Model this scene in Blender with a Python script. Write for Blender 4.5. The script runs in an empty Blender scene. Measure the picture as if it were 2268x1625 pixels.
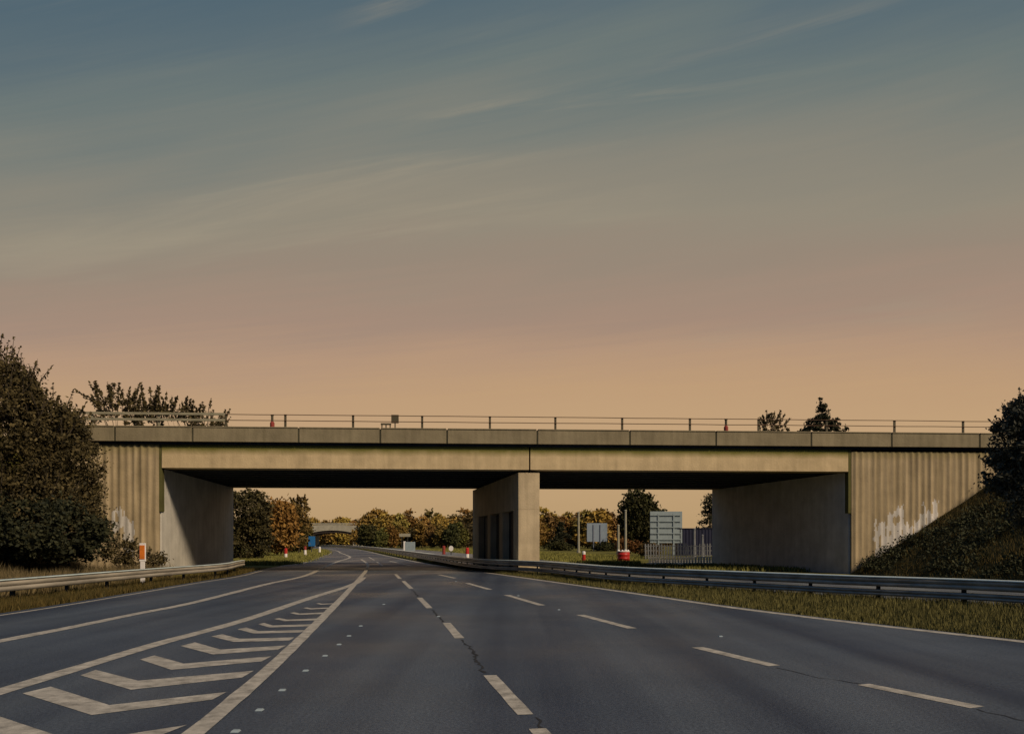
import bpy, bmesh, math, random
import numpy as np
from mathutils import Vector, Matrix, noise
random.seed(7); rng = np.random.default_rng(7)
S = bpy.context.scene; C = S.collection
R = math.radians
# ------------------------------------------------------------------ camera, sky, sun, exposure
F, CX, HY, EYE = 1764.0, 1134.0, 1200.0, 1.65        # focal length, axis, horizon (in a 2268 px wide picture), eye height
cam_d = bpy.data.cameras.new('camera'); cam = bpy.data.objects.new('camera', cam_d); C.objects.link(cam)
cam.location = (0, 0, EYE); cam.rotation_euler = (R(90), 0, 0)
cam_d.lens = 28.0; cam_d.sensor_width = 36; cam_d.shift_y = (HY-812.5)/2268.0
cam_d.clip_start = 0.1; cam_d.clip_end = 20000
S.camera = cam
SUN_EL, SUN_AZ = 36.0, 46.0      # azimuth measured from straight behind the camera towards the right
W = bpy.data.worlds.new('World'); S.world = W; W.use_nodes = True
nt = W.node_tree; nt.nodes.clear(); N = nt.nodes.new; Lk = nt.links.new
def mnode(tree, op, a, b=None, c=None):
    n = tree.nodes.new('ShaderNodeMath'); n.operation = op
    for i, v in enumerate((a, b, c)):
        if v is None: continue
        if isinstance(v, (int, float)): n.inputs[i].default_value = v
        else: tree.links.new(v, n.inputs[i])
    return n.outputs[0]
def srgb(r, g, b):
    f = lambda v: (v/255/12.92 if v/255 <= .04045 else ((v/255+.055)/1.055)**2.4)
    return (f(r), f(g), f(b), 1)
tc = N('ShaderNodeTexCoord'); sep = N('ShaderNodeSeparateXYZ'); Lk(tc.outputs['Generated'], sep.inputs[0])
x_, y_, z_ = sep.outputs
zc = mnode(nt, 'MAXIMUM', z_, 0.02)
# thin cloud drawn out in long streaks that climb to the right; a high level layer: s_a = sideways run, t_ = height
yc = mnode(nt, 'MAXIMUM', mnode(nt, 'ABSOLUTE', y_), .25)
s_a = mnode(nt, 'DIVIDE', x_, yc); t_ = mnode(nt, 'DIVIDE', z_, yc)
tt = mnode(nt, 'MULTIPLY', t_, mnode(nt, 'SUBTRACT', 1.0, mnode(nt, 'MULTIPLY', s_a, .38)))
def streaks(fs, ft, off, detail, rough=.55, dist=.3):
    c = N('ShaderNodeCombineXYZ'); Lk(mnode(nt, 'MULTIPLY', s_a, fs), c.inputs[0]); Lk(mnode(nt, 'MULTIPLY', tt, ft), c.inputs[1]); c.inputs[2].default_value = off
    n = N('ShaderNodeTexNoise'); n.inputs['Scale'].default_value = 1; n.inputs['Detail'].default_value = detail; n.inputs['Roughness'].default_value = rough; n.inputs['Distortion'].default_value = dist
    Lk(c.outputs[0], n.inputs['Vector']); return n.outputs[0]
def remap(v, a, b):
    m = N('ShaderNodeMapRange'); m.interpolation_type = 'SMOOTHSTEP'; m.inputs['From Min'].default_value = a; m.inputs['From Max'].default_value = b; Lk(v, m.inputs['Value']); return m.outputs[0]
broad = streaks(1.1, 6.0, 3.3, 3); fine = streaks(1.5, 17.0, 7.7, 7, .62, .6); patch = streaks(1.6, 5.0, 12.4, 2); hair = streaks(5, 120.0, 1.2, 4, .6, .2)
off2 = mnode(nt, 'MULTIPLY', mnode(nt, 'SUBTRACT', broad, .5), mnode(nt, 'MULTIPLY', mnode(nt, 'MINIMUM', mnode(nt, 'MULTIPLY', mnode(nt, 'MAXIMUM', t_, 0.0), 2.5), 1.0), .15))
tl = mnode(nt, 'MULTIPLY', t_, mnode(nt, 'SUBTRACT', 1.0, mnode(nt, 'MULTIPLY', s_a, .10)))
el_ = mnode(nt, 'DIVIDE', tl, mnode(nt, 'SQRT', mnode(nt, 'ADD', 1.0, mnode(nt, 'MULTIPLY', tl, tl))))
hh = mnode(nt, 'ADD', el_, off2); hh = mnode(nt, 'ADD', hh, mnode(nt, 'MULTIPLY', mnode(nt, 'SUBTRACT', hair, .5), .025))
ramp = N('ShaderNodeValToRGB'); Lk(hh, ramp.inputs[0])
stops = [(0.0, (184,153,111)), (.12, (197,163,122)), (.19, (192,157,120)), (.235, (181,149,122)), (.27, (166,140,121)), (.32, (153,137,120)), (.37, (148,139,122)), (.42, (138,134,121)), (.46, (125,128,120)), (.50, (109,120,118)), (.54, (94,110,116)), (.6, (83,103,114)), (.8, (72,104,138)), (1.0, (68,104,146))]
el = ramp.color_ramp.elements
el[0].position, el[0].color = stops[0][0], srgb(*stops[0][1]); el[1].position, el[1].color = 1.0, srgb(*stops[-1][1])
for p, c in stops[1:-1]:
    e = el.new(p); e.color = srgb(*c)
cf = mnode(nt, 'MULTIPLY', mnode(nt, 'MULTIPLY', remap(fine, .48, .78), .55), mnode(nt, 'ADD', mnode(nt, 'MULTIPLY', remap(patch, .44, .64), .9), .1))
cf = mnode(nt, 'MULTIPLY', cf, remap(z_, .04, .35))
mixc = N('ShaderNodeMixRGB'); mixc.inputs[2].default_value = srgb(166, 154, 132)
Lk(cf, mixc.inputs[0]); Lk(ramp.outputs[0], mixc.inputs[1])
# the glow lies ahead; the sky behind the camera is dull blue grey
ms = N('ShaderNodeMapRange'); ms.interpolation_type = 'SMOOTHSTEP'; ms.inputs['From Min'].default_value = .35; ms.inputs['From Max'].default_value = -.55; Lk(y_, ms.inputs['Value'])
mixb = N('ShaderNodeMixRGB'); mixb.inputs[2].default_value = srgb(52, 78, 112); Lk(ms.outputs[0], mixb.inputs[0]); Lk(mixc.outputs[0], mixb.inputs[1])
sky = N('ShaderNodeTexSky'); sky.sky_type = 'NISHITA'; sky.sun_disc = False
sky.sun_elevation = R(SUN_EL); sky.sun_rotation = R(180-SUN_AZ); sky.dust_density = 2.0
bg1 = N('ShaderNodeBackground'); bg1.inputs[1].default_value = .05; Lk(sky.outputs[0], bg1.inputs[0])
bg2 = N('ShaderNodeBackground'); bg2.inputs[1].default_value = 1.0; Lk(mixb.outputs[0], bg2.inputs[0])
mx = N('ShaderNodeMixShader'); mx.inputs[0].default_value = .96; Lk(bg1.outputs[0], mx.inputs[1]); Lk(bg2.outputs[0], mx.inputs[2])
wo = N('ShaderNodeOutputWorld'); Lk(mx.outputs[0], wo.inputs[0])
sun_d = bpy.data.lights.new('sun', 'SUN'); sun = bpy.data.objects.new('sun', sun_d); C.objects.link(sun)
sun_d.energy = 3.5; sun_d.angle = R(10); sun_d.color = (1, .80, .56)
sd = Vector((math.sin(R(SUN_AZ))*math.cos(R(SUN_EL)), -math.cos(R(SUN_AZ))*math.cos(R(SUN_EL)), math.sin(R(SUN_EL))))
sun.rotation_euler = sd.to_track_quat('Z', 'Y').to_euler()
S.view_settings.view_transform = 'Standard'; S.view_settings.look = 'None'; S.view_settings.gamma = 1; S.view_settings.exposure = 0
# ------------------------------------------------------------------ helpers
def G(x, y):                       # ground point seen at a picture point
    d = F*EYE/(y-HY); return ((x-CX)/F*d, d)
def P(x, y, d): return Vector(((x-CX)/F*d, d, EYE+(HY-y)*d/F))
def tag(o, label=None, cat=None, group=None, kind=None):
    for k, v in (('label', label), ('category', cat), ('group', group), ('kind', kind)):
        if v: o[k] = v
    return o
def link(o, parent=None):
    C.objects.link(o)
    if parent: o.parent = parent
    return o
def thing(name, label, cat, loc=(0,0,0), rz=0, group=None):
    o = bpy.data.objects.new(name, None); o.empty_display_size = .3; link(o)
    o.location = loc; o.rotation_euler = (0, 0, rz); return tag(o, label, cat, group)
def fast_mesh(name, V, Fc, mats, midx=None, smooth=False):
    """V (n,3) array, Fc (m,k) array with k=3 or 4"""
    me = bpy.data.meshes.new(name); V = np.asarray(V, dtype=np.float32); Fc = np.asarray(Fc, dtype=np.int32)
    n, k = Fc.shape
    me.vertices.add(len(V)); me.vertices.foreach_set('co', V.ravel())
    me.loops.add(n*k); me.loops.foreach_set('vertex_index', Fc.ravel())
    me.polygons.add(n); me.polygons.foreach_set('loop_start', np.arange(0, n*k, k, dtype=np.int32))
    if midx is not None: me.polygons.foreach_set('material_index', np.asarray(midx, dtype=np.int32))
    for m in (mats if isinstance(mats, (list, tuple)) else [mats]): me.materials.append(m)
    me.update(calc_edges=True); me.validate()
    if smooth: me.polygons.foreach_set('use_smooth', np.ones(len(me.polygons), dtype=bool))
    return me
def bobj(name, bm, mats, parent=None, bevel=0, smooth=False):
    bmesh.ops.recalc_face_normals(bm, faces=bm.faces)
    me = bpy.data.meshes.new(name); bm.to_mesh(me); bm.free()
    for m in (mats if isinstance(mats, (list, tuple)) else [mats]): me.materials.append(m)
    if smooth:
        for p in me.polygons: p.use_smooth = True
    o = link(bpy.data.objects.new(name, me), parent)
    if bevel:
        b = o.modifiers.new('bevel', 'BEVEL'); b.width = bevel; b.segments = 2; b.limit_method = 'ANGLE'
    return o
def box(bm, x0, x1, y0, y1, z0, z1, m=0):
    return prism(bm, [(x0,y0),(x1,y0),(x1,y1),(x0,y1)], z0, z1, m)
def prism(bm, pts, z0, z1, m=0):
    a = [bm.verts.new((p[0], p[1], z0)) for p in pts]; b = [bm.verts.new((p[0], p[1], z1)) for p in pts]
    n = len(pts); fs = [bm.faces.new(a[::-1]), bm.faces.new(b)]
    for i in range(n): fs.append(bm.faces.new((a[i], a[(i+1)%n], b[(i+1)%n], b[i])))
    for f in fs: f.material_index = m
    return fs
def tube(bm, pts, rads, seg=8, m=0):
    rings = []
    for i, p in enumerate(pts):
        p = Vector(p); q = Vector(pts[min(i+1, len(pts)-1)]) - Vector(pts[max(i-1, 0)])
        q.normalize(); a = q.orthogonal().normalized(); b = q.cross(a)
        r = rads[i] if hasattr(rads, '__len__') else rads
        rings.append([bm.verts.new(p + (a*math.cos(t)+b*math.sin(t))*r) for t in [2*math.pi*k/seg for k in range(seg)]])
    for A, B in zip(rings, rings[1:]):
        # match ring starts so the tube does not twist
        k0 = min(range(seg), key=lambda k: (B[k].co-A[0].co).length)
        for k in range(seg):
            f = bm.faces.new((A[k], A[(k+1)%seg], B[(k+1+k0)%seg], B[(k+k0)%seg])); f.material_index = m
    f = bm.faces.new(rings[0][::-1]); f.material_index = m
    f = bm.faces.new(rings[-1]); f.material_index = m
def lathe(bm, prof, seg=20, cx=0, cy=0, m=0):
    tube(bm, [(cx, cy, z) for r, z in prof], [r for r, z in prof], seg, m) if False else None
    rings = [[bm.verts.new((cx+r*math.cos(2*math.pi*k/seg), cy+r*math.sin(2*math.pi*k/seg), z)) for k in range(seg)] for r, z in prof]
    for A, B in zip(rings, rings[1:]):
        for k in range(seg):
            f = bm.faces.new((A[k], A[(k+1)%seg], B[(k+1)%seg], B[k])); f.material_index = m
    for rr in (rings[0][::-1], rings[-1]):
        f = bm.faces.new(rr); f.material_index = m
def catmull(pts, step=1.0):
    pts = [np.array(p, float) for p in pts]; pts = [2*pts[0]-pts[1]] + pts + [2*pts[-1]-pts[-2]]
    out = []
    for i in range(1, len(pts)-2):
        p0, p1, p2, p3 = pts[i-1:i+3]; n = max(2, int(np.linalg.norm(p2-p1)/step))
        for k in range(n):
            t = k/n
            out.append(.5*((2*p1)+(-p0+p2)*t+(2*p0-5*p1+4*p2-p3)*t*t+(-p0+3*p1-3*p2+p3)*t**3))
    out.append(pts[-2]); return np.array(out)
def fd(pts):                                     # X as a function of distance
    a = catmull(sorted(pts, key=lambda p: p[1]), 1.0); return lambda d: np.interp(d, a[:,1], a[:,0])
# ------------------------------------------------------------------ materials
def mat(name, col, rough=.8, var=.25, scale=1.5, bump=.0, bscale=20, spec=.3, metallic=0, stretch=(1,1,1), col2=None, detail=6):
    m = bpy.data.materials.new(name); m.use_nodes = True; t = m.node_tree; b = t.nodes['Principled BSDF']
    tcn = t.nodes.new('ShaderNodeTexCoord'); mpn = t.nodes.new('ShaderNodeMapping'); mpn.inputs['Scale'].default_value = stretch
    t.links.new(tcn.outputs['Object'], mpn.inputs[0])
    n = t.nodes.new('ShaderNodeTexNoise'); n.inputs['Scale'].default_value = scale; n.inputs['Detail'].default_value = detail; n.inputs['Roughness'].default_value = .65
    t.links.new(mpn.outputs[0], n.inputs['Vector'])
    r = t.nodes.new('ShaderNodeValToRGB'); t.links.new(n.outputs[0], r.inputs[0])
    c1 = [v*(1-var) for v in col[:3]]+[1]; c2 = list(col2[:3])+[1] if col2 else [min(1, v*(1+var)) for v in col[:3]]+[1]
    r.color_ramp.elements[0].position = .32; r.color_ramp.elements[0].color = c1
    r.color_ramp.elements[1].position = .68; r.color_ramp.elements[1].color = c2
    t.links.new(r.outputs[0], b.inputs['Base Color'])
    b.inputs['Roughness'].default_value = rough; b.inputs['Specular IOR Level'].default_value = spec; b.inputs['Metallic'].default_value = metallic
    if bump:
        n2 = t.nodes.new('ShaderNodeTexNoise'); n2.inputs['Scale'].default_value = bscale; n2.inputs['Detail'].default_value = 5
        t.links.new(tcn.outputs['Object'], n2.inputs['Vector'])
        bp = t.nodes.new('ShaderNodeBump'); bp.inputs['Strength'].default_value = bump; bp.inputs['Distance'].default_value = .05
        t.links.new(n2.outputs[0], bp.inputs['Height']); t.links.new(bp.outputs[0], b.inputs['Normal'])
    return m
def rampmix(t, src, stops, mode='LINEAR'):
    r = t.nodes.new('ShaderNodeValToRGB'); t.links.new(src, r.inputs[0]); r.color_ramp.interpolation = mode
    e = r.color_ramp.elements
    e[0].position, e[0].color = stops[0][0], stops[0][1]; e[1].position, e[1].color = stops[-1][0], stops[-1][1]
    for p, c in stops[1:-1]:
        k = e.new(p); k.color = c
    return r.outputs[0]
def asphalt(name, base=(.058,.072,.096)):
    m = mat(name, base, rough=.5, var=.14, scale=.25, bump=.35, bscale=60, spec=.03, detail=8)
    t = m.node_tree; b = t.nodes['Principled BSDF']
    tcn = t.nodes.new('ShaderNodeTexCoord')
    # fine grain and long wheel-worn streaks along the road
    mpn = t.nodes.new('ShaderNodeMapping'); mpn.inputs['Rotation'].default_value = (0,0,R(-11)); mpn.inputs['Scale'].default_value = (.9,.03,1)
    t.links.new(tcn.outputs['Object'], mpn.inputs[0])
    n = t.nodes.new('ShaderNodeTexNoise'); n.inputs['Scale'].default_value = 1.0; n.inputs['Detail'].default_value = 4; t.links.new(mpn.outputs[0], n.inputs['Vector'])
    g = t.nodes.new('ShaderNodeTexNoise'); g.inputs['Scale'].default_value = 28; g.inputs['Detail'].default_value = 8; t.links.new(tcn.outputs['Object'], g.inputs['Vector'])
    s1 = rampmix(t, n.outputs[0], [(.3,(.60,.61,.68,1)),(.7,(1.38,1.34,1.25,1))])
    s2 = rampmix(t, g.outputs[0], [(.3,(.68,.68,.7,1)),(.7,(1.35,1.35,1.32,1))])
    old = b.inputs['Base Color'].links[0].from_socket
    for s in (s1, s2):
        q = t.nodes.new('ShaderNodeMixRGB'); q.blend_type = 'MULTIPLY'; q.inputs[0].default_value = 1
        t.links.new(old, q.inputs[1]); t.links.new(s, q.inputs[2]); old = q.outputs[0]
    t.links.new(old, b.inputs['Base Color'])
    # damp film: smoother patches
    w = t.nodes.new('ShaderNodeTexNoise'); w.inputs['Scale'].default_value = .18; w.inputs['Detail'].default_value = 4; t.links.new(tcn.outputs['Object'], w.inputs['Vector'])
    rr = rampmix(t, w.outputs[0], [(.35,(.27,.27,.27,1)),(.65,(.56,.56,.56,1))])
    t.links.new(rr, b.inputs['Roughness'])
    return m
def concrete(name, col, moss=None, streak=.25, z0=0, z1=1, rough=.85):
    """weathered concrete; moss = (z_low, z_high) object-space band where green growth sits"""
    m = mat(name, col, rough=rough, var=.16, scale=.9, bump=.25, bscale=14, spec=.2)
    t = m.node_tree; b = t.nodes['Principled BSDF']; tcn = t.nodes.new('ShaderNodeTexCoord')
    mpn = t.nodes.new('ShaderNodeMapping'); mpn.inputs['Scale'].default_value = (3.5, 3.5, .25); t.links.new(tcn.outputs['Object'], mpn.inputs[0])
    n = t.nodes.new('ShaderNodeTexNoise'); n.inputs['Scale'].default_value = 1; n.inputs['Detail'].default_value = 6; t.links.new(mpn.outputs[0], n.inputs['Vector'])
    s = rampmix(t, n.outputs[0], [(.3,(1-streak,1-streak,1-streak*1.2,1)),(.65,(1+streak*.6,1+streak*.6,1+streak*.5,1))])
    q = t.nodes.new('ShaderNodeMixRGB'); q.blend_type = 'MULTIPLY'; q.inputs[0].default_value = 1
    t.links.new(b.inputs['Base Color'].links[0].from_socket, q.inputs[1]); t.links.new(s, q.inputs[2]); out = q.outputs[0]
    if moss:
        sp = t.nodes.new('ShaderNodeSeparateXYZ'); t.links.new(tcn.outputs['Object'], sp.inputs[0])
        nm = t.nodes.new('ShaderNodeTexNoise'); nm.inputs['Scale'].default_value = .8; nm.inputs['Detail'].default_value = 7; t.links.new(tcn.outputs['Object'], nm.inputs['Vector'])
        zz = mnode(t, 'ADD', sp.outputs[2], mnode(t, 'MULTIPLY', mnode(t, 'SUBTRACT', nm.outputs[0], .5), .3))
        f = t.nodes.new('ShaderNodeMapRange'); f.inputs['From Min'].default_value = moss[0]; f.inputs['From Max'].default_value = moss[1]; t.links.new(zz, f.inputs['Value'])
        q2 = t.nodes.new('ShaderNodeMixRGB'); q2.inputs[2].default_value = (.11,.11,.012,1)
        t.links.new(mnode(t, 'MULTIPLY', f.outputs[0], .9), q2.inputs[0]); t.links.new(out, q2.inputs[1]); out = q2.outputs[0]
    t.links.new(out, b.inputs['Base Color']); return m
def leaf_mat(name, c1, c2, objcol=False):
    m = bpy.data.materials.new(name); m.use_nodes = True; t = m.node_tree; b = t.nodes['Principled BSDF']
    ge = t.nodes.new('ShaderNodeNewGeometry'); tcn = t.nodes.new('ShaderNodeTexCoord')
    n = t.nodes.new('ShaderNodeTexNoise'); n.inputs['Scale'].default_value = .9; n.inputs['Detail'].default_value = 3; t.links.new(tcn.outputs['Object'], n.inputs['Vector'])
    v = mnode(t, 'ADD', mnode(t, 'MULTIPLY', ge.outputs['Random Per Island'], .55), mnode(t, 'MULTIPLY', n.outputs[0], .6))
    out = rampmix(t, v, [(.25, tuple(c1)+(1,)), (.85, tuple(c2)+(1,))])
    if objcol:
        oi = t.nodes.new('ShaderNodeObjectInfo'); q = t.nodes.new('ShaderNodeMixRGB'); q.blend_type = 'MULTIPLY'; q.inputs[0].default_value = 1
        t.links.new(out, q.inputs[1]); t.links.new(oi.outputs['Color'], q.inputs[2]); out = q.outputs[0]
    t.links.new(out, b.inputs['Base Color']); b.inputs['Roughness'].default_value = .75; b.inputs['Specular IOR Level'].default_value = .15
    return m
M_road = asphalt('asphalt'); M_road2 = asphalt('worn_asphalt', (.12,.13,.14))
M_paint = mat('road_paint', (.34,.31,.26), rough=.6, var=.45, scale=5, bump=.2, bscale=60)
M_crack = mat('crack', (.018,.018,.02), rough=.9)
M_grass = mat('grass_ground', (.10,.09,.022), rough=.95, var=.4, scale=.35, bump=.6, bscale=6, spec=.05, col2=(.19,.17,.045))
M_beam = concrete('beam_concrete', (.50,.39,.235), moss=(6.08,6.40), streak=.12)
M_parapet = concrete('parapet_concrete', (.22,.185,.12), streak=.15)
M_wall = concrete('wall_concrete', (.33,.26,.165), moss=(6.0,7.0), streak=.28)
M_abut = concrete('abutment_concrete', (.50,.475,.43), streak=.10)
M_pier = concrete('pier_concrete', (.46,.37,.245), streak=.15)
M_filler = concrete('joint_sealant', (.06,.055,.035))
M_soffit = concrete('shade_dark_concrete', (.03,.035,.045))  # near-black colour paints the shade beneath the bridge into the concrete
M_white = concrete('whitewash', (.5,.47,.45), streak=.3)
M_panelShade = mat('shade_panel', (.008,.013,.024), rough=.6)  # near-black colour stands in for the shade inside the pier bays
M_steel = mat('galvanised_steel', (.30,.265,.21), rough=.42, var=.4, scale=2.5, spec=.4, metallic=.05, stretch=(1,.15,1), bump=.1, bscale=8)
M_steelLit = mat('lit_top_steel', (.58,.66,.63), rough=.35, var=.2, scale=2, spec=.5, metallic=.2)  # paler than the beam steel: brightness of the lit top put into colour
M_steelD = mat('rusty_steel', (.16,.14,.12), rough=.7, var=.4, scale=5)
M_post = mat('post_steel', (.05,.05,.045), rough=.7, var=.4, scale=5)
M_rail = mat('rail_paint', (.10,.055,.03), rough=.7, var=.3, scale=2)
M_railG = mat('rail_grey', (.24,.22,.15), rough=.7, var=.2, scale=2)
M_postc = mat('railing_post_steel', (.07,.06,.035), rough=.7)
M_red = mat('red_plastic', (.42,.025,.02), rough=.45, var=.2, scale=6)
M_redD = mat('dull_red', (.24,.035,.025), rough=.6, var=.3, scale=6)
M_whiteP = mat('white_plastic', (.72,.68,.64), rough=.5, var=.12, scale=6)
M_orange = mat('orange_reflector', (.60,.16,.02), rough=.4, var=.25, scale=12)
M_signG = mat('sign_back', (.24,.29,.31), rough=.55, var=.12, scale=2)
M_signB = mat('sign_blue_grey', (.22,.27,.33), rough=.55, var=.1, scale=2)
M_signpost = mat('sign_post', (.15,.17,.22), rough=.6)
M_navy = mat('navy_paint', (.012,.014,.034), rough=.5, var=.2, scale=2)
M_blue = mat('blue_sign', (.02,.13,.34), rough=.5, var=.1)
M_pole = mat('pale_pole', (.29,.27,.20), rough=.6, var=.2, scale=3)
M_fence = mat('fence_grey', (.17,.175,.18), rough=.7, var=.3, scale=3)
M_pale = mat('pale_timber', (.62,.57,.45), rough=.8, var=.3, scale=4)
M_bark = mat('bark', (.05,.038,.024), rough=.95, var=.4, scale=6, bump=.5, bscale=12)
M_stone = mat('far_concrete', (.38,.35,.27), rough=.9, var=.2, scale=.6)
M_dark = mat('underside_shade', (.035,.025,.022), rough=.9)  # near-black colour stands in for shade under the far arch
L_left = leaf_mat('leaf_brown_green', (.022,.019,.009), (.105,.080,.032))
L_dark = leaf_mat('leaf_dark', (.012,.016,.010), (.045,.045,.020))
L_right = leaf_mat('leaf_blue_green', (.020,.024,.020), (.085,.082,.055))
L_var = leaf_mat('leaf_tinted', (.45,.40,.40), (1.0,1.0,1.0), objcol=True)
L_conifer = leaf_mat('needle_dark', (.012,.014,.008), (.04,.04,.018))
L_grass = leaf_mat('grass_olive', (.052,.049,.015), (.17,.15,.05))
L_meadow = leaf_mat('meadow_grass', (.07,.072,.018), (.27,.25,.065))
L_grassL = leaf_mat('grass_dry', (.05,.042,.018), (.20,.15,.075))
L_grassB = leaf_mat('grass_brown', (.03,.028,.008), (.12,.085,.025))
L_cover = leaf_mat('undergrowth_leaf', (.026,.029,.015), (.056,.058,.026))
# ------------------------------------------------------------------ road edges as functions of distance
left_edge = fd([(-11.0,-30), (-11.2,0), (-11.45,10), G(0,1362), G(144,1340), G(306,1313), G(464,1286), G(530,1276), (-14.6,47), (-16.0,57), G(669,1247), (-20.2,83), (-27.5,121), (-37.5,162), (-52,208), (-90,300), (-150,420)])
right_edge = fd([(13.5,-30), (11.4,0), G(2600,1461), G(2268,1421), G(1690,1353.5), G(1350,1305.5), G(1100,1270.5), G(991,1255), G(935,1246), G(855,1230), (-30,160), (-47,224), (-74,300), (-128,420)])
rail_c = fd([(21,-30), (18.5,0), (15.2,12), (12.35,19.2), (9.6,22.6), (6.7,26.6), (3.95,31), (1.55,39.0), (-2.2,46), (-6.2,63), (-13.9,97), (-28.5,160), (-45.5,224), (-72.5,300), (-126.5,420)])
rail_l = [(-13.3,-6), (-13.6,10), (-13.75,21), (-13.85,29.5), (-13.65,35.5), (-13.9,38.5), (-14.6,41.5), (-15.2,44.5)]
def strip(name, fa, fb, ds, z, m, ncross=10, parent=None):
    V = []; Fc = []
    for d in ds:
        a, b = fa(d), fb(d)
        for k in range(ncross+1): V.append((a+(b-a)*k/ncross, d, z))
    w = ncross+1
    for i in range(len(ds)-1):
        for k in range(ncross): Fc.append((i*w+k, i*w+k+1, (i+1)*w+k+1, (i+1)*w+k))
    return link(bpy.data.objects.new(name, fast_mesh(name, V, Fc, m)), parent)
# ground sheet to the horizon
bm = bmesh.new(); bmesh.ops.create_grid(bm, x_segments=60, y_segments=60, size=6000)
for v in bm.verts: v.co.z = -.06
g = bobj('ground', bm, M_grass); tag(g, kind='structure')
ds = np.concatenate([np.arange(-30, 80, 1.0), np.arange(80, 420, 3.0)])
road = strip('road', lambda d: left_edge(d)-.35, lambda d: right_edge(d)+.25, ds, 0, M_road); tag(road, kind='structure')
opp = strip('far_carriageway', lambda d: rail_c(d)+1.6, lambda d: rail_c(d)+11.5, ds, -.012, M_road2); tag(opp, kind='structure')
# ---- markings (children of the road, 4 mm above it)
def mark_line(name, pts, w, m=M_paint, z=.004, step=.5, wob=.0):
    c = catmull(pts, step); t = np.gradient(c, axis=0); t /= np.linalg.norm(t, axis=1)[:,None]; nrm = np.stack([t[:,1], -t[:,0]], 1)
    ww = np.array([w/2*(1+wob*(random.random()-.5)) for _ in c])[:,None]
    a, b = c+nrm*ww, c-nrm*ww; n = len(c)
    V = [(p[0],p[1],z) for p in a]+[(p[0],p[1],z) for p in b]; Fc = [(i,i+1,n+i+1,n+i) for i in range(n-1)]
    o = link(bpy.data.objects.new(name, fast_mesh(name, V, Fc, m)), road); return o
tag(mark_line('edge_line', [(left_edge(d)+.02, d) for d in np.arange(4, 400, 4.0)], .13, wob=.2), 'thin white line along the left road edge')
tag(mark_line('edge_line', [(right_edge(d)-.05, d) for d in np.arange(4, 400, 4.0)], .26, wob=.12), 'cream line along the central grass strip')
tag(mark_line('slip_line', [(-8.45,2), (-8.45,9), G(0,1419), G(155,1389), G(306,1358), G(432,1333), G(591,1293), G(677,1274), G(719,1255), G(748,1243), G(775,1233), (-26,121), (-36,162), (-50,208), (-87,300)], .27, wob=.15), 'solid line left of the slip lane')
tag(mark_line('gore_line', [(-5.5,3), (-5.6,6.5), G(0,1531), G(191,1473), G(353,1424), G(540,1373), G(684,1325), G(781,1294), G(806,1278)], .27, wob=.12, z=.004), 'left line of the striped wedge')
tag(mark_line('gore_line', [(-2.5,3.4), (-2.62,5), G(428,1625), G(511,1556), G(609,1470), G(706,1376), G(763,1318), G(803,1273), G(811,1262), G(814,1249), G(800,1238)], .2, wob=.15, z=.008), 'right line of the striped wedge')
def q_mark(name, polys, z=.004):
    V = []; Fc = []
    for q in polys:
        b = len(V)
        for (x, y) in q: X, D = G(x, y); V.append((X, D, z))
        Fc.append(tuple(range(b, b+4)))
    return link(bpy.data.objects.new(name, fast_mesh(name, V, Fc, M_paint)), road)
chev = [((-130,1592),(-50,1570),(170,1643),(120,1675),(414,1605),(350,1630)),
        ((50,1535),(112,1520),(242,1561),(203,1583),(502,1532),(470,1549)),
        ((178,1495),(212,1483),(306,1507),(290,1527),(562,1485),(536,1500)),
        ((310,1460),(342,1451),(407,1469),(380,1483),(601,1453),(580,1464)),
        ((400,1430),(432,1422),(488,1438),(472,1449),(634,1429),(616,1438)),
        ((468,1409),(493,1404),(530,1414),(518,1421),(652,1411),(641,1418)),
        ((526,1393),(545,1389),(572,1397),(562,1402.5),(677,1395),(665,1400)),
        ((572,1382),(585,1379),(604,1384.5),(597,1389),(690,1382),(682,1386.5)),
        ((607,1370),(618,1368),(636,1371.5),(630,1375),(707,1369),(701,1373)),
        ((642,1357),(652,1355),(664,1358),(660,1361),(722,1355.5),(718,1359)),
        ((672,1346),(680,1344.5),(690,1346.5),(687,1349),(734,1344.5),(731,1347)),
        ((700,1336),(706,1335),(713,1336.5),(711,1338.5),(745,1335),(742,1337))]
for a, b, c, d, e, f in chev:
    vt, vb = c, d
    q_mark('chevron', [(a, b, vt, vb), (vb, vt, e, f)])
for a, b in [((1085,1495),(1164,1582)), ((989,1379),(1018,1413)), ((929,1323),(951,1346)), ((893,1286),(911,1303)), ((876,1271),(886,1281)), ((817,1233),(829,1240)), ((835,1244),(847,1252)), ((1190,1613),(1300,1735))]:
    mark_line('lane_dash', [G(*a), G((a[0]+b[0])/2,(a[1]+b[1])/2), G(*b)], .16, wob=.12)
for a, b in [((1912,1515),(2165,1566)), ((1545,1433),(1715,1474)), ((1285,1361),(1400,1391)), ((1122,1317),(1200,1340)), ((1035,1291),(1085,1305)), ((972,1272),(1008,1280)), ((863,1242),(909,1252))]:
    mark_line('lane_dash', [G(*a), G((a[0]+b[0])/2,(a[1]+b[1])/2), G(*b)], .2, wob=.12)
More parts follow.
